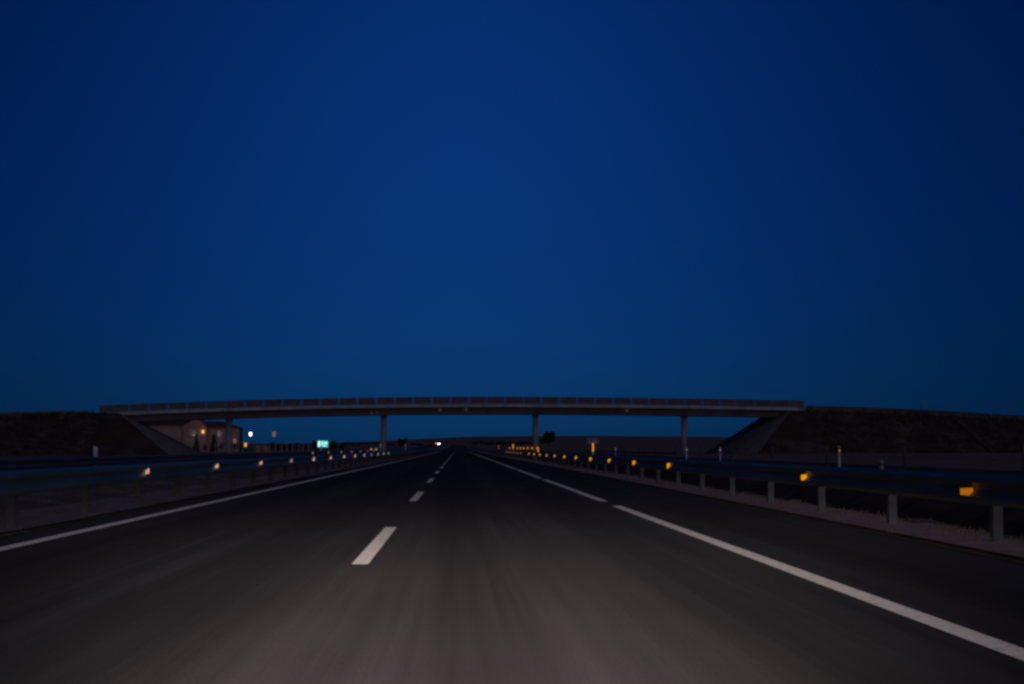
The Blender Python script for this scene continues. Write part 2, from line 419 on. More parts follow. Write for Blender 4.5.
left = [(321, 150, 'cream_far', 'white delineator post with a pale reflector just below the cyan sign', 1.25, 0.13),
        (95.5, 62, 'white', 'tall white post in front of the left embankment behind the median guardrail', 1.12, 0.17),
        (88, 66, 'white', 'short white post just left of the tall one by the left embankment', 0.66, 0.11),
        (380.5, 150, 'cream_far', 'white delineator post touching the pier left of the road', 1.5, 0.09),
        (405.5, 210, 'cream_far', 'white delineator post in front of the round dark bush', 1.6, 0.11)]
for px, d, mt, lb, h, w in left:
    x = at(px, d); make_delineator((x, d, zg(x, d)), lb, mt, h, w, 0.12, GD, 'black' if px > 100 else 'white')
# upper row of amber plates on stakes behind the guardrail
st0 = None
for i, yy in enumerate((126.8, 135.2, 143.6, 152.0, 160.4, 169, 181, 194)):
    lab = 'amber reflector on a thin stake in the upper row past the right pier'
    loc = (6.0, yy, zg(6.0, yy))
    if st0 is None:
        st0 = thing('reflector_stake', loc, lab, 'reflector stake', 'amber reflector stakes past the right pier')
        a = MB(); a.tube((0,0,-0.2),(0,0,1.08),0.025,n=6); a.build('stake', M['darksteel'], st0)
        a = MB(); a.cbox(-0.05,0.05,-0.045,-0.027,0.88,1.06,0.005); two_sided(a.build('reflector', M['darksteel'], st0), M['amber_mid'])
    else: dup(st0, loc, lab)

# ---------------------------------------------------------------- wire fence and bollards on the right
fence = thing('wire_fence', (14.2, 40, 0), 'low wire fence with steel posts beyond the ditch on the right', 'fence')
pm = MB(); pm.tube((0,0,-0.3),(0,0,1.0),0.05,n=8); pm.tube((0,0,1.0),(0,0,1.03),0.05,0.02,n=8)
f0 = None
for k in range(14):
    d = 41.5 + 11.2*k
    loc = (0, d-40, zg(14.2, d))
    if f0 is None: f0 = pm.build('post', M['darksteel'], fence, loc)
    else: copy_child(f0, fence, loc)
wm = MB()
for zz, rad in ((0.32, 0.006), (0.62, 0.006)):
    for k in range(13):
        d0, d1 = 41.5+11.2*k, 41.5+11.2*(k+1)
        wm.tube((0, d0-40, zg(14.2,d0)+zz), (0, d1-40, zg(14.2,d1)+zz), rad, n=4, caps=False)
wm.build('wire', M['darksteel'], fence)
rl = MB()
for k in range(6, 13):
    d0, d1 = 41.5+11.2*k, 41.5+11.2*(k+1)
    rl.tube((0, d0-40, zg(14.2,d0)+0.58), (0, d1-40, zg(14.2,d1)+0.58), 0.055, n=6)
rl.build('top_rail', M['post'], fence)
x = at(881, 66); b = thing('bollard', (x, 66, zg(x, 66)), 'short pale round bollard on the grass in front of the right embankment', 'bollard')
m = MB(); m.tube((0,0,-0.1),(0,0,0.36),0.11,0.10,n=12); m.tube((0,0,0.36),(0,0,0.44),0.10,0.05,n=12); m.build('bollard_body', M['pale'], b, smooth=False)
m = MB(); m.tube((0,0,0.24),(0,0,0.31),0.113,0.112,n=12); m.build('band', M['black'], b)

# ---------------------------------------------------------------- overpass
TH = radians(6.2); CT, ST = cos(TH), sin(TH)
BD = 233.0                                   # centre line where it crosses x = 0
HW = 4.6                                     # half width of the deck
def bp(t, s): return (t*CT + s*ST, BD + t*ST - s*CT)     # s > 0 is the side towards the camera
def dz(t): return 7.03 - (0.00044 if t < 8 else 0.00023)*(t-8)**2
T0, T1 = -48.3, 48.7
ov = thing('overpass', (0, BD, 0), 'long concrete road bridge on round piers with brown parapet panels, crossing the motorway', 'bridge')
def sweep_t(prof, t0, t1, step=2.5):
    k = max(1, int(round((t1-t0)/step))); m = MB(); st = []
    for i in range(k+1):
        t = t0 + (t1-t0)*i/k
        o = bp(t, 0); st.append(((o[0], o[1]-BD, dz(t)), (ST, -CT), 0.0))
    m.sweep(prof, st); return m
# deck slab with drip edges: 0.42 m fascia
sweep_t([(-HW,0),(-HW,-0.40),(-HW+0.12,-0.44),(HW-0.12,-0.44),(HW,-0.40),(HW,0),(HW-0.4,0.03),(HW-0.45,-0.1),(-HW+0.45,-0.1),(-HW+0.4,0.03)], T0, T1).build('deck', M['concrete'], ov)
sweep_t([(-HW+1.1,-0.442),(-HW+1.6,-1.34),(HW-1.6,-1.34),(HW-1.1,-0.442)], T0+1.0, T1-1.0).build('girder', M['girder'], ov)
def sweep_surface(m, t0, t1, s0, s1, z0, z1):
    a = [bp(t0,s0), bp(t1,s0), bp(t1,s1), bp(t0,s1)]; za, zb = dz(t0), dz(t1)
    vs = [(p[0],p[1]-BD,z+z0) for p,z in zip(a,(za,zb,zb,za))] + [(p[0],p[1]-BD,z+z1) for p,z in zip(a,(za,zb,zb,za))]
    m.add(vs, [(0,3,2,1),(4,5,6,7),(0,1,5,4),(1,2,6,5),(2,3,7,6),(3,0,4,7)])
# parapet: rust brown panels between blue posts on the near side
PITCH = 2.575; first = -45.0 - PITCH*2
tt = T0 - 0.6; k = 0
gaps = []
PITCH = 2.525
v_ = ray(431.8, 402); r_ = v_.x/v_.y
t = (r_*(BD-HW*CT) - HW*ST)/(CT - r_*ST) - 16*PITCH
while t < T1-0.5: gaps.append(t); t += PITCH
edges = [T0-0.2] + gaps + [T1]
for a, c in zip(edges, edges[1:]):
    if c - a < 0.4: continue
    m = MB(); sweep_surface(m, a+0.11, c-0.11, HW-0.20, HW-0.14, 0.045, 0.95)
    for zz in (0.045, 0.91): sweep_surface(m, a+0.11, c-0.11, HW-0.135, HW-0.10, zz+0.002, zz+0.05)
    m.build('parapet_panel', M['panel'], ov)
for a in gaps:
    m = MB(); sweep_surface(m, a-0.05, a+0.05, HW-0.30, HW-0.21, 0.02, 0.93); m.build('parapet_post', M['steelblue'], ov)
m = sweep_t([(HW-0.30,0.952),(HW-0.30,1.0),(HW-0.10,1.0),(HW-0.10,0.952)], T0-0.8, T1); m.build('handrail', M['panel'], ov)
# far side: open railing
m = sweep_t([(-HW+0.10,0.93),(-HW+0.10,0.99),(-HW+0.22,0.99),(-HW+0.22,0.93)], T0, T1)
m2 = sweep_t([(-HW+0.13,0.48),(-HW+0.13,0.52),(-HW+0.19,0.52),(-HW+0.19,0.48)], T0, T1)
m.add(m2.v, m2.f)
for a in gaps: sweep_surface(m, a-0.03+1.2, a+0.03+1.2, -HW+0.24, -HW+0.30, 0.0, 0.95)
m.build('far_railing', M['darksteel'], ov)
def t_of(px, s=0.0):
    v = ray(px, 430); r = v.x/v.y
    return (r*(BD - s*CT) - s*ST)/(CT - r*ST)
for t in (t_of(229), t_of(383.6), t_of(535.4), t_of(684)):
    m = MB(); o = bp(t, 0); gz = zg(o[0], o[1]) - 0.6
    nn = 20; r0 = 0.41
    z1 = dz(t) - 1.343
    rings = [(gz, r0*1.0), (z1-0.5, r0), (z1-0.28, r0*1.12), (z1-0.06, r0*1.35), (z1, r0*1.35)]
    vs = []; fs = []
    for (z, r) in rings:
        for i in range(nn): vs.append((o[0]+r*cos(2*pi*i/nn), o[1]-BD+r*sin(2*pi*i/nn), z))
    for j in range(len(rings)-1):
        for i in range(nn): fs.append((j*nn+i, j*nn+(i+1)%nn, (j+1)*nn+(i+1)%nn, (j+1)*nn+i))
    fs += [tuple(range(nn))[::-1], tuple(range((len(rings)-1)*nn, len(rings)*nn))]
    m.add(vs, fs); p = m.build('pier', M['concrete'], ov)
    for q in p.data.polygons: q.use_smooth = len(q.vertices) == 4
# abutment seats at both ends
for sgn, tE in ((-1, T0), (1, T1)):
    m = MB(); a0, a1 = (tE-1.2, tE+2.2) if sgn < 0 else (tE-2.2, tE+1.2)
    pts = [bp(a0,-HW+0.5), bp(a1,-HW+0.5), bp(a1,HW-0.5), bp(a0,HW-0.5)]
    m.prism([(p[0], p[1]-BD) for p in pts], dz(tE)-3.0, dz(tE)-1.36 + 0.0)
    m.build('abutment', M['concrete'], ov)
# small pale plates fixed under the near edge of the deck
for px, w in ((371.6,0.26), (376.8,0.2), (440,0.5), (466,0.5), (627,0.45)):
    t = t_of(px, HW)
    m = MB(); sweep_surface(m, t-w/2, t+w/2, HW-0.10, HW-0.06, -0.98 if w > .4 else -1.25, -0.60 if w > .4 else -0.95)
    sweep_surface(m, t-0.02, t+0.02, HW-0.14, HW-0.105, -0.9, -0.36)
    o = m.build('height_plate', M['plate'], ov)

# ---------------------------------------------------------------- embankments carrying the approach roads
def embankment(sgn, name, tE, crest_z, half=5.4, slope_end=1.55, slope_side=1.7):
    """crest from tE outwards; toe rounded like a cone at the bridge end"""
    far = 420.0
    outl = []      # (t, s, nt, ns, slope)
    ts = [far, 300, 220, 160, 120, 95, 75, 60, 45, 32, 22, 14, 8, 4, 0]
    for d in ts: outl.append((tE+sgn*d, half, 0.0, 1.0, slope_side))
    for i in range(1, 8):
        a = (pi/2)*i/8; outl.append((tE, half, -sgn*sin(a), cos(a), slope_side + (slope_end-slope_side)*i/8))
    for s in (half, 2.5, 0, -2.5, -half): outl.append((tE, s, -sgn, 0.0, slope_end))
    for i in range(1, 8):
        a = (pi/2)*(1-i/8); outl.append((tE, -half, -sgn*sin(a), -cos(a), slope_end))
    for d in ts[::-1]: outl.append((tE+sgn*d, -half, 0.0, -1.0, slope_side))
    RN = 12; m = MB(); rr_ = random.Random(11+int(sgn))
    for q, (t, s, nt_, ns_, sl) in enumerate(outl):
        H = crest_z(abs(t-tE))
        for j in range(RN+1):
            f = j/RN
            off = sl*(H+0.5)*f
            jit = 0.0
            if 0 < j and not (14 <= q <= 34): jit = rr_.uniform(-0.28, 0.28)
            x_, y_ = bp(t+nt_*off, s+ns_*off)
            z = H - (H+0.5)*f + jit*0.5
            m.v.append((x_, y_, z))
    nO = len(outl)
    for q in range(nO-1):
        for j in range(RN):
            m.f.append((q*(RN+1)+j, (q+1)*(RN+1)+j, (q+1)*(RN+1)+j+1, q*(RN+1)+j+1))
    # crest
    for q in range(len(ts)-1):
        a, b_ = q, q+1; c, d = nO-1-q-1, nO-1-q
        m.f.append((a*(RN+1), b_*(RN+1), c*(RN+1), d*(RN+1)))
    i0 = len(ts)-1; m.f.append(tuple(k*(RN+1) for k in range(i0, nO-i0)))
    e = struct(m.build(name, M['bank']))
    # concrete slope paving on the end face, 6 cm proud
    p = MB(); cols = [(half, i) for i in (3,4,5,6,7)]
    seq = []
    for i in (4,5,6,7): 
        a = (pi/2)*i/8; seq.append((tE, half, -sgn*sin(a), cos(a), slope_side + (slope_end-slope_side)*i/8))
    for s in (half, 2.5, 0, -2.5, -half): seq.append((tE, s, -sgn, 0.0, slope_end))
    for i in (1,2,3,4):
        a = (pi/2)*(1-i/8); seq.append((tE, -half, -sgn*sin(a), -cos(a), slope_end))
    H = crest_z(0)
    for (t, s, nt_, ns_, sl) in seq:
        for j in range(RN+1):
            f = j/RN; off = sl*(H+0.5)*f + 0.05
            x_, y_ = bp(t+nt_*off, s+ns_*off); p.v.append((x_, y_, H-(H+0.5)*f+0.07))
    for q in range(len(seq)-1):
        for j in range(RN): p.f.append((q*(RN+1)+j, (q+1)*(RN+1)+j, (q+1)*(RN+1)+j+1, q*(RN+1)+j+1))
    struct(p.build('slope_paving', M['paving']))
    return e
def crR(d): return max(0.4, 6.15 - 0.012*d - 0.0008*d*d)
def crL(d): return max(0.4, 5.65 - 0.012*d - 0.0007*d*d)
TER, TEL = 46.4, -46.0
embankment(1, 'right_embankment', TER, crR)
embankment(-1, 'left_embankment', TEL, crL, slope_end=1.95)

# parapet-height guardrail along the right approach road, and one short on the left
def bank_rail(sgn, tS, length, crest, label):
    t0 = bp(tS, 4.9)
    t = thing('guardrail', (t0[0], t0[1], 0), label, 'guardrail', 'approach road guardrails')
    m = MB(); st = []
    k = int(length/4)
    for i in range(k+1):
        d = i*4.0; p = bp(tS+sgn*d, 4.9); z = crest(abs(tS+sgn*d-(TER if sgn > 0 else TEL)))
        st.append(((p[0]-t0[0], p[1]-t0[1], z), (ST, -CT), 0.06))
    m.sweep(WPROF, st); m.build('rail_beam', M['post'], t)
    p0 = None
    for i in range(k+1):
        d = i*4.0; p = bp(tS+sgn*d, 4.78); z = crest(abs(tS+sgn*d-(TER if sgn > 0 else TEL)))
        loc = (p[0]-t0[0], p[1]-t0[1], z)
        if p0 is None:
            q = MB(); q.box(-0.06,0.06,-0.05,0.05,-0.3,0.76); p0 = q.build('post', M['post'], t, loc)
        else: copy_child(p0, t, loc)
bank_rail(1, 48.9, 44, crR, 'brownish guardrail along the top of the right embankment')
# post on the crest and a drain chute down the slope
x_, y_ = bp(63.2+2.5, 5.0)
po = thing('marker_pole', (x_, y_, crR(19)), 'thin dark pole standing on the skyline of the right embankment', 'pole')
m = MB(); m.tube((0,0,-0.3),(0,0,1.75),0.05,0.04,n=8); m.build('pole_shaft', M['darksteel'], po)
m = MB(); m.cbox(-0.1,0.1,-0.06,-0.045,1.2,1.75,0.01); m.build('marker_plate', M['panel'], po)
ch = thing('drain_chute', (0,0,0), 'narrow concrete drain chute running down the right embankment slope', 'drain chute')
m = MB(); d = 23.5
for i in range(9):
    f0, f1 = i/9, (i+1)/9
    H = crR(d)
    pts = []
    for f in (f0, f1):
        off = 1.7*(H+0.5)*f
        pts.append((bp(TER+d+0.75*off*0+f*2.6, 5.4+off), H-(H+0.5)*f+0.16))
    a, b_ = Vector((*pts[0][0], pts[0][1])), Vector((*pts[1][0], pts[1][1]))
    m.tube(a, b_, 0.24, n=6)
m.build('chute_channel', M['chute'], ch)
x_, y_ = at(818, 208), 208
gp = thing('marker_pole', (x_, y_, zg(x_, y_)), 'thin grey pole at the foot of the right embankment', 'pole')
m = MB(); m.tube((0,0,-0.3),(0,0,2.5),0.07,0.06,n=8); m.build('pole_shaft', M['post'], gp)
m = MB(); m.tube((0,0,2.5),(0,0,2.56),0.09,0.05,n=8); m.build('cap', M['darksteel'], gp)

# ---------------------------------------------------------------- hotel-like building on the left
BY = 470.0
def bx(px): return at(px, BY, 430)
def bz(py): return atz(200, py, BY)
bc = bx(200)
gB = zg(bc, BY)
bl = thing('building', (bc, BY, gB), 'pink plastered building with a central gable behind the left pier', 'building')
X = lambda px: bx(px)-bc
Z = lambda py: bz(py)-gB
m = MB()
m.box(X(108), X(183.5), 1.5, 14, -0.5, Z(425.5))      # left wing
m.box(X(206.5), X(238.3), 1.5, 10, -0.5, Z(428))        # right wing
gx0, gx1, ga = X(183.5)+0.0, X(206.5), X(196.5)
zl, zt, zr = Z(425.5), Z(419.0), Z(427)
m.add([(gx0,0,-0.5),(gx1,0,-0.5),(gx1,0,zr),(ga+0.25,0,zt),(ga-0.25,0,zt),(gx0,0,zl),(gx0,14,-0.5),(gx1,14,-0.5),(gx1,14,zr),(ga+0.25,14,zt),(ga-0.25,14,zt),(gx0,14,zl)],
      [(0,1,2,3,4,5),(11,10,9,8,7,6),(0,6,7,1),(1,7,8,2),(2,8,9,3),(3,9,10,4),(4,10,11,5),(5,11,6,0)])
m.build('wall', M['plaster'], bl)
m = MB()
def hip(x0, x1, y0, y1, z, h, hipl, hipr):
    ym = (y0+y1)/2; o = 0.5
    vs = [(x0-o*hipl,y0-o,z),(x1+o*hipr,y0-o,z),(x1+o*hipr,y1+o,z),(x0-o*hipl,y1+o,z),(x0+hipl*4.5,ym,z+h),(x1-hipr*5.5,ym,z+h)]
    m.add(vs, [(0,1,5,4),(2,3,4,5),(1,2,5),(3,0,4),(0,3,2,1)])
hip(X(107), X(186), 1.5, 14, Z(425.5)+0.02, 2.3, 1, 0)
hip(X(204), X(238.3), 1.5, 10, Z(428)+0.02, Z(421)-Z(428), 0, 1)
rf = m.build('roof', M['roof'], bl)
m = MB(); m.cbox(X(222)-0.4, X(222)+0.4, 5.4, 6.1, Z(424), Z(420.5), 0.05); m.build('chimney', M['plaster'], rf)
def window(px, py, w, h, yf, mat='pane'):
    f = MB(); x, z = X(px), Z(py); th = 0.14
    for (a0,a1,b0,b1) in ((x-w/2-th,x-w/2,z-h/2-th,z+h/2+th),(x+w/2,x+w/2+th,z-h/2-th,z+h/2+th),(x-w/2,x+w/2,z+h/2,z+h/2+th),(x-w/2,x+w/2,z-h/2-th,z-h/2),(x-0.05,x+0.05,z-h/2,z+h/2)):
        f.box(a0,a1,yf-0.12,yf-0.003,b0,b1)
    o = f.build('window', M['frame'], bl)
    g_ = MB(); g_.box(x-w/2+0.002,x+w/2-0.002,yf-0.06,yf-0.004,z-h/2+0.002,z+h/2-0.002); g_.build('pane', M[mat], o)
for px, py in ((160,433.5),(166,433.5),(172.5,433.5),(178.5,433.5),(212.5,434),(219,434),(234,434.5)): window(px, py, 0.9, 1.5, 1.5, 'pane')
for px in (190,194,199): window(px, 432.5, 0.7, 1.7, 0.0)
for px, mt in ((212.5,'pane'),(219,'pane'),(234,'litwin')): window(px, 441.5, 0.9, 1.6, 1.5, mt)
for px in (188,193,198.5): window(px, 442, 0.8, 1.8, 0.0)
m = MB(); m.cbox(X(203.2)-0.28, X(203.2)+0.28, -0.35, -0.005, Z(433.3), Z(430.2), 0.06); m.build('wall_lamp', M['lamporange'], bl)

# low orange-lit shed to its right
SY = 440.0; sx = at(262, SY); sz = zg(sx, SY)
sh = thing('building', (sx, SY, sz), 'low flat building with an orange lit wall beside the bright street lamp', 'building')
hw = 6*SY/F
m = MB(); m.box(-hw, hw, 0, 5, -0.3, 1.75); m.build('wall', M['plaster'], sh)
m = MB(); m.add([(-hw-0.2,-0.3,1.76),(hw+0.2,-0.3,1.52+0.24),(hw+0.2,5.3,1.9),(-hw-0.2,5.3,2.1),(-hw-0.2,-0.3,1.9),(hw+0.2,-0.3,1.88),(hw+0.2,5.3,2.02),(-hw-0.2,5.3,2.22)],
      [(0,3,2,1),(4,5,6,7),(0,1,5,4),(1,2,6,5),(2,3,7,6),(3,0,4,7)]); m.build('roof', M['roof'], sh)
m = MB(); m.box(-0.5,0.5,-0.06,-0.004,-0.2,1.5); m.build('door', M['darksteel'], sh)
# distant pale shed on the right skyline
PY = 1500.0; px_ = at(593, PY); pz = zg(px_, PY)
ps = thing('building', (px_, PY, pz), 'long pale farm shed on the horizon between the right piers', 'building')
hw = 5.6*PY/F; hgt = 1.0+(VY-438.5)*PY/F - pz
m = MB(); m.box(-hw, hw, 0, 12, -1, hgt-1.6); m.build('wall', M['shed'], ps)
m = MB(); m.add([(-hw-0.4,-0.5,hgt-1.58),(hw+0.4,-0.5,hgt-1.58),(hw+0.4,12.5,hgt-1.58),(-hw-0.4,12.5,hgt-1.58),(-hw-0.4,6,hgt+0.6),(hw+0.4,6,hgt+0.6)],
      [(0,1,5,4),(2,3,4,5),(1,2,5),(3,0,4),(0,3,2,1)]); m.build('roof', M['shed'], ps)

# ---------------------------------------------------------------- street lamps
def lamp(px, d, head_py, mat, label, arm=0.9, head=0.3):
    x = at(px, d); z0 = zg(x, d); H = atz(px, head_py, d) - z0
    t = thing('street_lamp', (x + arm*0.6, d, z0), label, 'street lamp', 'street lamps on the left')
    m = MB(); m.tube((0,0,-0.2),(0,0,0.5),0.12,0.11,n=10); m.tube((0,0,0.5),(0,0,H-0.3),0.075,0.05,n=10)
    m.tube((0,0,H-0.3),(-arm*0.45,0,H-0.02),0.05,0.04,n=8); m.build('pole', M['post'], t)
    h = MB(); h.add([(-arm-head*.6,-0.16,H),(-arm*0.4,-0.16,H-0.03),(-arm*0.4,0.16,H-0.03),(-arm-head*.6,0.16,H),(-arm-head*.4,-0.10,H+0.16),(-arm*0.45,-0.10,H+0.10),(-arm*0.45,0.10,H+0.10),(-arm-head*.4,0.10,H+0.16)],
          [(0,3,2,1),(4,5,6,7),(0,1,5,4),(1,2,6,5),(2,3,7,6),(3,0,4,7)]); hd = h.build('lamp_head', M['darksteel'], t)
    b = MB(); w = head
    b.tube((-arm*0.75,0,H-0.75*w/0.3-0.02),(-arm*0.75,0,H-0.005),0.7*w,0.9*w,n=10); b.build('lamp_glass', M[mat], hd)
    return t
lamp(250.7, 330, 432.5, 'lampwhite', 'street lamp with a brightly lit white head right of the left pier', 0.4, 0.25)
lamp(274.5, 340, 431.5, 'lampoff', 'unlit street lamp with a dim pinkish head, right of the bright one', 0.7, 0.42)
lamp(245.7, 400, 443.0, 'lamporange', 'low street lamp with an orange glowing head beside the bright lamp', 0.3, 0.36)

# slim pale posts in a row left of the blue sign
sp0 = None
for i, (px, ph) in enumerate([(200.5,2.0),(207.5,2.4),(215.5,2.2),(222.2,2.2),(236,2.0),(242.6,1.9),(269.5,2.3),(275.5,2.3),(281.5,2.2),(287,2.1),(292.5,2.4),(298.5,2.8),(303.5,2.1),(308.5,2.0)]):
    d = 372.0; x = at(px, d)
    loc = (x, d, zg(x, d))
    lab = 'thin pale post standing in the row along the left roadside, left of the cyan sign'
    if sp0 is None:
        sp0 = thing('marker_post', loc, lab, 'post', 'thin pale posts in a row on the left')
        m = MB(); m.tube((0,0,-0.2),(0,0,2.0),0.11,0.09,n=8); m.build('post_body', M['pale'], sp0)
        m = MB(); m.tube((0,0,2.0),(0,0,2.1),0.12,0.06,n=8); m.build('cap', M['pale'], sp0)
    else:
        o = dup(sp0, loc, lab); o.scale = (1, 1, ph/2.1)

# ---------------------------------------------------------------- cyan road sign with lit cars beneath it
d = 330.0; x = at(322.8, d); z0 = zg(x, d)
sg = thing('road_sign', (x, d, z0), 'bright cyan rectangular road sign on posts far down the left side', 'sign')
zb, ztp = atz(323, 447.2, d) - z0, atz(323, 440.8, d) - z0
hw = 5.1*d/F
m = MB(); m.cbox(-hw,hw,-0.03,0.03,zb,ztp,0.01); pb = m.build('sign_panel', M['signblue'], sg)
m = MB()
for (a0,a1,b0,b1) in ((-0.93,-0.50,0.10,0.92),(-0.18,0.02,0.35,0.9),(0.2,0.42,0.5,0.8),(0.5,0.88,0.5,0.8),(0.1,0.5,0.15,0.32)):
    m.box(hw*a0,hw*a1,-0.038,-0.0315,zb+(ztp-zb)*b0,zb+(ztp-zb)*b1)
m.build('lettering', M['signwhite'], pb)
for s in (-0.75, 0.75):
    m = MB(); m.tube((hw*s,0.09,-0.2),(hw*s,0.09,ztp-0.05),0.05,n=8); m.build('post', M['post'], sg)

def car(px, d, label, heading=0.0, hl='headlight', tail='redlight', lamp_r=0.11, group='distant cars on the opposite road'):
    x = at(px, d); z0 = zrow(d)
    t = thing('car', (x, d, z0), label, 'car', group)
    m = MB()
    side = [(-2.1,0.35),(-2.1,0.62),(-1.95,0.72),(-1.05,0.86),(-0.45,1.38),(0.95,1.42),(1.75,0.95),(2.1,0.88),(2.1,0.35)]   # front is -Y
    n = len(side)
    hwid = [0.82,0.84,0.84,0.84,0.66,0.66,0.80,0.82,0.82]
    m.add([(-w,y,z) for (y,z),w in zip(side,hwid)] + [(w,y,z) for (y,z),w in zip(side,hwid)],
          [tuple(range(n)), tuple(range(n,2*n))[::-1]] + [(i,i+n,(i+1)%n+n,(i+1)%n) for i in range(n)])
    m.build('body', M['carpaint'], t)
    g_ = MB(); g_.add([(-0.76,-1.02,0.90),(0.76,-1.02,0.90),(0.62,-0.50,1.35),(-0.62,-0.50,1.35)], [(0,1,2,3)]); 
    g_.v = [(a, b-0.012, c+0.012) for a,b,c in g_.v]; g_.build('windscreen', M['pane'], t)
    for sx in (-1,1):
        for wy in (-1.3,1.3):
            w_ = MB(); w_.tube((sx*0.66,wy,0.31),(sx*0.86,wy,0.31),0.31,n=14); w_.build('wheel', M['rubber'], t)
        h = MB(); h.tube((sx*0.58,-2.16,0.62),(sx*0.58,-2.08,0.62),lamp_r,n=10); h.build('headlight', M[hl], t)
        h = MB(); h.box(sx*0.62-0.1,sx*0.62+0.1,2.09,2.13,0.66,0.84); h.build('tail_light', M[tail], t)
    return t
car(439.0, 1400, 'distant oncoming car with bright white headlights left of the vanishing point', lamp_r=0.36)
car(436.4, 1460, 'distant oncoming car with pinkish lights, just behind the bright white one', hl='redlight', lamp_r=0.32)
car(374.2, 390, 'oncoming car with small warm headlights near the left middle pier', hl='cream', lamp_r=0.2)

# ---------------------------------------------------------------- trees and shrubs
def foliage(m, c, rx, ry, rz, n, size, rnd, shape=None):
    for i in range(n):
        while True:
            a, b_, d = rnd.uniform(-1,1), rnd.uniform(-1,1), rnd.uniform(-1,1)
            r = a*a+b_*b_+d*d
            if r <= 1: break
        if shape == 'cone':
            d = rnd.random()**1.5*2-1; k = (1-(d+1)/2)**0.8; an = rnd.uniform(0,2*pi); q = k*math.sqrt(rnd.random()); a, b_ = q*cos(an), q*sin(an)
        p = Vector((c[0]+a*rx, c[1]+b_*ry, c[2]+d*rz))
        u = Vector((rnd.gauss(0,1), rnd.gauss(0,1), rnd.gauss(0,1))).normalized(); w = u.orthogonal().normalized()
        v = u.cross(w); s = size*rnd.uniform(0.6, 1.4)
        m.add([p-w*s, p+v*s*0.5, p+w*s, p-v*s*0.5], [(0,1,2,3)])
def tree(px, d, base_py, top_py, wpx, label, kind='round', mat='leaf', name='tree', cat='tree', group=None, n=900):
    rnd = random.Random(int(px*13+d))
    x = at(px, d); z0 = zg(x, d) if base_py is None else min(zg(x, d), 1.0+(VY-base_py)*d/F)
    top = atz(px, top_py, d); H = top-z0; W = wpx*d/F
    t = thing(name, (x, d, z0), label, cat, group)
    m = MB()
    th = H*(0.3 if kind == 'round' else 0.15)
    m.tube((0,0,-0.4),(0,0,th),W*0.05,W*0.035,n=8); 
    for i in range(6):
        an = rnd.uniform(0,2*pi); q = rnd.uniform(0.2,0.34)*W
        m.tube((0,0,th*rnd.uniform(.6,1)),(q*cos(an),q*sin(an),th+H*rnd.uniform(0.1,0.4)),W*0.028,W*0.01,n=6)
    m.build('trunk', M['bark'], t)
    c = MB()
    if kind == 'cone':
        foliage(c, (0,0,H*0.54), W/2, W/2, H*0.48, n, W*0.07, rnd, 'cone')
    else:
        lobes = 13
        foliage(c, (0,0,H*0.52), W*0.31, W*0.31, H*0.31, n//2, W*0.05, rnd)
        for i in range(lobes):
            an = rnd.uniform(0,2*pi); rr_ = rnd.uniform(0.18,0.38)*W
            foliage(c, (rr_*cos(an), rr_*sin(an), H*rnd.uniform(0.30,0.86)), W*rnd.uniform(0.09,0.2), W*rnd.uniform(0.09,0.2), H*rnd.uniform(0.08,0.18), n//(2*lobes)+30, W*0.045, rnd)
    c.build('crown', M[mat], t)
    return t
tree(548.5, 1150, None, 430.8, 17.5, 'round dark tree standing alone right of the pier beside the road', n=2400)
tree(402, 950, None, 437.3, 13, 'round dark bush on the horizon right of the left middle pier', name='shrub', cat='shrub', n=1600)
tree(316.5, 520, None, 440.2, 11, 'dark round tree directly left of the cyan sign', n=1200)
tree(334.5, 520, None, 441.0, 10, 'dark round tree directly right of the cyan sign', n=1200)
tree(341.5, 540, None, 444.0, 9, 'low dark bush at the right end of the clump by the cyan sign', name='shrub', cat='shrub', n=700)
tree(196.5, 395, None, 434.5, 8, 'dark conifer left of the orange wall lamp, in front of the gable', 'cone', n=1100)
tree(213.8, 395, None, 432.5, 9.5, 'taller dark conifer in front of the right wing, left of the pier', 'cone', n=1300)
for px, w, tp in ((205,6,443),(222,7,441.5),(235,8,440.5),(241.5,7,442.5)):
    tree(px, 400, None, tp, w, 'low dark shrub in front of the pink building', name='shrub', cat='shrub', group='low shrubs before the pink building', n=600)
for px, w, tp in ((271,8,440.5),(277,8,442.5),(284,8,442),(291,9,442.5),(298,8,442),(305,8,443)):
    tree(px, 405, None, tp, w, 'dark shrub in the hedge row behind the thin pale posts', name='shrub', cat='shrub', group='shrubs behind the pale posts', n=600)
rnd = random.Random(5)
for i in range(15):
    px = 476+i*4.1+rnd.uniform(-1,1)
    if 535 < px < 545: continue
    tree(px, 1250+rnd.uniform(-120,150), None, rnd.uniform(440.2,442.2), rnd.uniform(5.5,9), 'small dark bush in the far hedge behind the amber reflectors', mat='leaf2', name='shrub', cat='shrub', group='far hedge bushes right of the road', n=420)
for i in range(11):
    px = 345+i*7.6+rnd.uniform(-1,1)
    if 392 < px < 413 or 426 < px: continue
    tree(px, 1250+rnd.uniform(-120,150), None, rnd.uniform(442.3,443.8), rnd.uniform(7,11), 'small dark bush in the far hedge left of the road', mat='leaf2', name='shrub', cat='shrub', group='far hedge bushes left of the road', n=420)

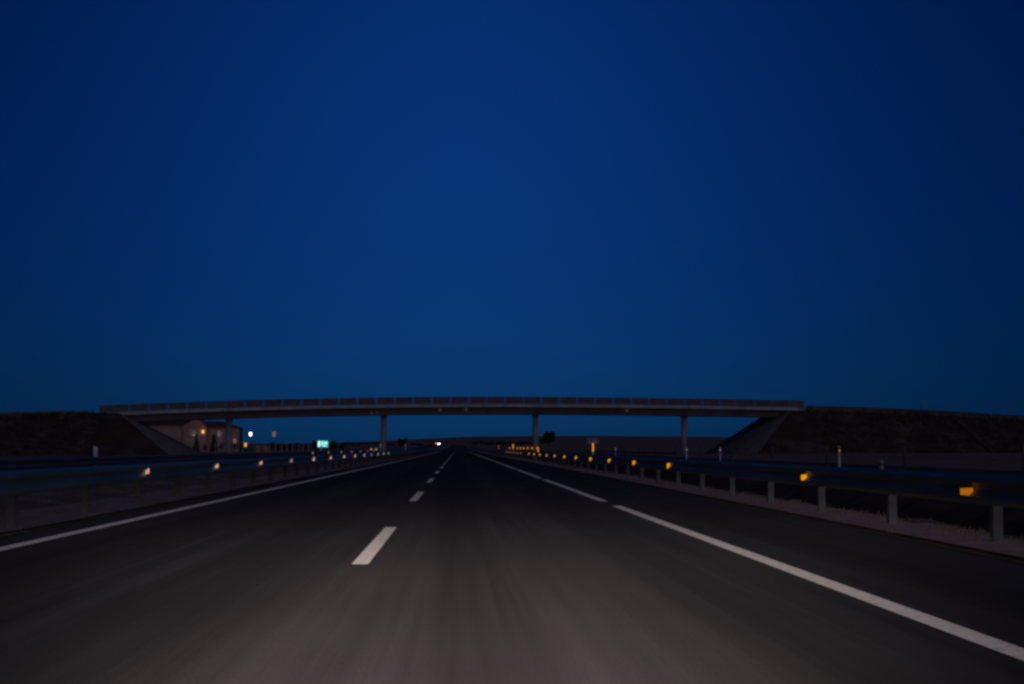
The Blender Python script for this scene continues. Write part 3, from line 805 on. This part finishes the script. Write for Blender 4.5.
# ---------------------------------------------------------------- grass and scrub
def tufts(name, pts, mat, hmin, hmax, label, blades=7, spread=0.09, width=0.008):
    m = MB(); rnd = random.Random(len(pts))
    for (x, y, z) in pts:
        for b_ in range(blades):
            an = rnd.uniform(0,2*pi); h = rnd.uniform(hmin,hmax); ox, oy = rnd.gauss(0,spread), rnd.gauss(0,spread)
            lx, ly = cos(an)*h*0.45, sin(an)*h*0.45; wx, wy = -sin(an)*width, cos(an)*width
            m.add([(x+ox-wx,y+oy-wy,z-0.02),(x+ox+wx,y+oy+wy,z-0.02),(x+ox+lx*0.4+wx*0.6,y+oy+ly*0.4+wy*0.6,z+h*0.65),(x+ox+lx,y+oy+ly,z+h)], [(0,1,2,3)])
    return stuff(m.build(name, mat), label, 'grass')
rnd = random.Random(21)
pts = []
for i in range(420):
    y = 8 + 110*rnd.random()**1.4; x = 5.15 + abs(rnd.gauss(0.85,0.4)); pts.append((x, y, zg(x, y)+ (0.03 if x < 6.0 else 0)))
for i in range(1500):
    y = 8 + 110*rnd.random()**1.4; x = rnd.uniform(6.2, 9.0); pts.append((x, y, zg(x, y)))
tufts('verge_grass', pts, M['straw'], 0.02, 0.07, 'dry grass tufts on the gravel verge under the right guardrail')
pts = []
for i in range(2600):
    y = 10 + 130*rnd.random()**1.3; x = rnd.uniform(-11.6,-5.4); pts.append((x, y, zg(x, y)))
tufts('median_grass', pts, M['straw'], 0.02, 0.08, 'dry grass tufts in the median behind the left guardrail')
def bank_scrub(sgn, tE, crest, label):
    m = MB(); rnd = random.Random(40+sgn)
    for i in range(2600):
        d = rnd.uniform(0.0, 75); H = crest(d); f = rnd.random()**1.3
        off = 1.7*(H+0.5)*f
        x, y = bp(tE+sgn*d, 5.4+off); z = H-(H+0.5)*f
        s = rnd.uniform(0.10,0.30)
        for q in range(4):
            p = Vector((x+rnd.gauss(0,.2), y+rnd.gauss(0,.2), z+s*rnd.uniform(0.1,0.8)))
            u = Vector((rnd.gauss(0,1), rnd.gauss(0,1), rnd.gauss(0,1))).normalized(); w = u.orthogonal().normalized(); v = u.cross(w)
            m.add([p-w*s, p+v*s*0.4, p+w*s, p-v*s*0.4], [(0,1,2,3)])
    stuff(m.build('embankment_scrub', M['scrub']), label, 'scrub')
bank_scrub(1, TER+1.5, crR, 'low dry scrub covering the right embankment slope')
bank_scrub(-1, TEL-1.5, crL, 'low dry scrub covering the left embankment slope')

def crest_grass(sgn, tE, crest, d0, d1, n, hmin, hmax, label):
    rnd = random.Random(77+sgn); pts = []
    for i in range(n):
        d = rnd.uniform(d0, d1); p = bp(tE+sgn*d, rnd.uniform(3.5, 5.4)); pts.append((p[0], p[1], crest(d)))
    o = tufts('crest_grass', pts, M['crest'], hmin, hmax, label, 8, 0.16, 0.035)
crest_grass(1, TER, crR, 1.9, 95, 2200, 0.3, 0.85, 'tall dry grass along the top edge of the right embankment')
crest_grass(-1, TEL, crL, 3.0, 70, 1200, 0.15, 0.5, 'dry grass along the top edge of the left embankment')

# ---------------------------------------------------------------- light
W = bpy.data.worlds.new('World'); S.world = W; W.use_nodes = True
nt = W.node_tree; bg = nt.nodes['Background']
sk = nt.nodes.new('ShaderNodeTexSky'); sk.sky_type = 'NISHITA'; sk.sun_disc = False
sk.sun_elevation = radians(14); sk.sun_rotation = 0.0; sk.ozone_density = 10; sk.air_density = 1.0; sk.dust_density = 1.5
mx = nt.nodes.new('ShaderNodeMix'); mx.data_type = 'RGBA'; mx.blend_type = 'MULTIPLY'; mx.inputs[0].default_value = 1.0
mx.inputs[7].default_value = (0.022, 0.278, 1.0, 1)
nt.links.new(sk.outputs[0], mx.inputs[6]); nt.links.new(mx.outputs[2], bg.inputs['Color'])
bg.inputs['Strength'].default_value = 0.0063
# added dusk fill: very weak, very wide, from behind the camera
sl = bpy.data.lights.new('dusk_fill', 'SUN'); sl.energy = 0.38; sl.angle = radians(80); sl.color = (0.72, 0.70, 1.0)
so = bpy.data.objects.new('dusk_fill', sl); COL.objects.link(so); so.rotation_euler = (radians(75), 0, radians(16)); so.location = (0, -20, 40)

# the headlamps of the car the photograph was taken from
def headlamp(x, power):
    l = bpy.data.lights.new('headlamp', 'SPOT'); l.energy = power; l.spot_size = radians(125); l.spot_blend = 0.3
    l.color = (1.0, 0.79, 0.68); l.shadow_soft_size = 0.06
    o = bpy.data.objects.new('headlamp', l); COL.objects.link(o); o.location = (x, 1.6, 0.66)
    o.rotation_euler = Vector((0, 1, -0.03)).to_track_quat('-Z', 'Y').to_euler()
    # a dipped beam: wide and flat, brightest a little below the horizontal
    l.use_nodes = True; nt = l.node_tree; L = nt.links.new
    em = nt.nodes['Emission']
    gm = nt.nodes.new('ShaderNodeNewGeometry'); sp = nt.nodes.new('ShaderNodeSeparateXYZ'); L(gm.outputs['Incoming'], sp.inputs[0])
    def math(op, a, b=None):
        n = nt.nodes.new('ShaderNodeMath'); n.operation = op
        for k, v in enumerate((a, b)):
            if v is None: continue
            if isinstance(v, (int, float)): n.inputs[k].default_value = v
            else: L(v, n.inputs[k])
        return n.outputs[0]
    az = math('ADD', math('DIVIDE', sp.outputs[0], sp.outputs[1]), -0.022)
    dip = math('MULTIPLY', math('DIVIDE', sp.outputs[2], sp.outputs[1]), -1.0)
    hz = math('EXPONENT', math('MULTIPLY', math('POWER', math('DIVIDE', az, 0.215), 2.0), -1.0))
    r = nt.nodes.new('ShaderNodeValToRGB'); r.color_ramp.interpolation = 'B_SPLINE'
    L(math('DIVIDE', dip, 0.16), r.inputs['Fac'])
    pts = [(0.0, 0.12), (0.0177, 0.55), (0.032, 1.0), (0.05, 0.81), (0.071, 0.52), (0.122, 0.26), (0.16, 0.16)]
    el = r.color_ramp.elements
    el[0].position = 0.0; el[0].color = (pts[0][1],)*3 + (1,)
    el[1].position = 1.0; el[1].color = (pts[-1][1],)*3 + (1,)
    for p, v in pts[1:-1]:
        e = el.new(p/0.16); e.color = (v, v, v, 1)
    L(math('MULTIPLY', hz, r.outputs['Color']), em.inputs['Strength'])
for sx in (-0.72, 0.52): headlamp(sx, 13000)
# light by the buildings: wall lamp, unseen fill lamps, shed lamp
def lamplight(x, y, z, power, col, name, r=0.15):
    l = bpy.data.lights.new(name, 'POINT'); l.energy = power; l.color = col; l.shadow_soft_size = r
    o = bpy.data.objects.new(name, l); COL.objects.link(o); o.location = (x, y, z)
lamplight(bx(203.2), BY-0.9, gB+Z(431.5), 14, (1.0, 0.55, 0.2), 'wall_lamp_light')
for px, k in ((176, 1.0), (200, 1.0), (226, 0.9)):  # unseen lamps added to brighten the pink wall
    lamplight(at(px, BY-16), BY-16, gB+5.0, 120*k, (1.0, 0.66, 0.58), 'wall_fill_light')
lamplight(at(262, SY-5), SY-5, sz+2.6, 40, (1.0, 0.5, 0.15), 'shed_lamp_light')

# ---------------------------------------------------------------- camera
cd = bpy.data.cameras.new('camera'); cam = bpy.data.objects.new('camera', cd); COL.objects.link(cam)
cd.sensor_width = 36; cd.lens = 36*F/1024; cd.clip_start = 0.1; cd.clip_end = 30000
cam.location = (0, 0, CAMH)
cam.rotation_euler = (pi/2 + atan(106/F), 0, -atan(54/F))
S.camera = cam
S.view_settings.view_transform = 'Standard'; S.view_settings.look = 'None'; S.view_settings.exposure = 0; S.view_settings.gamma = 1
S.view_settings.use_curve_mapping = False
S.render.engine = 'CYCLES'
S.cycles.use_denoising = True
S.cycles.pixel_filter_type = 'BLACKMAN_HARRIS'; S.cycles.filter_width = 2.8
S.cycles.max_bounces = 6; S.cycles.sample_clamp_indirect = 2.0
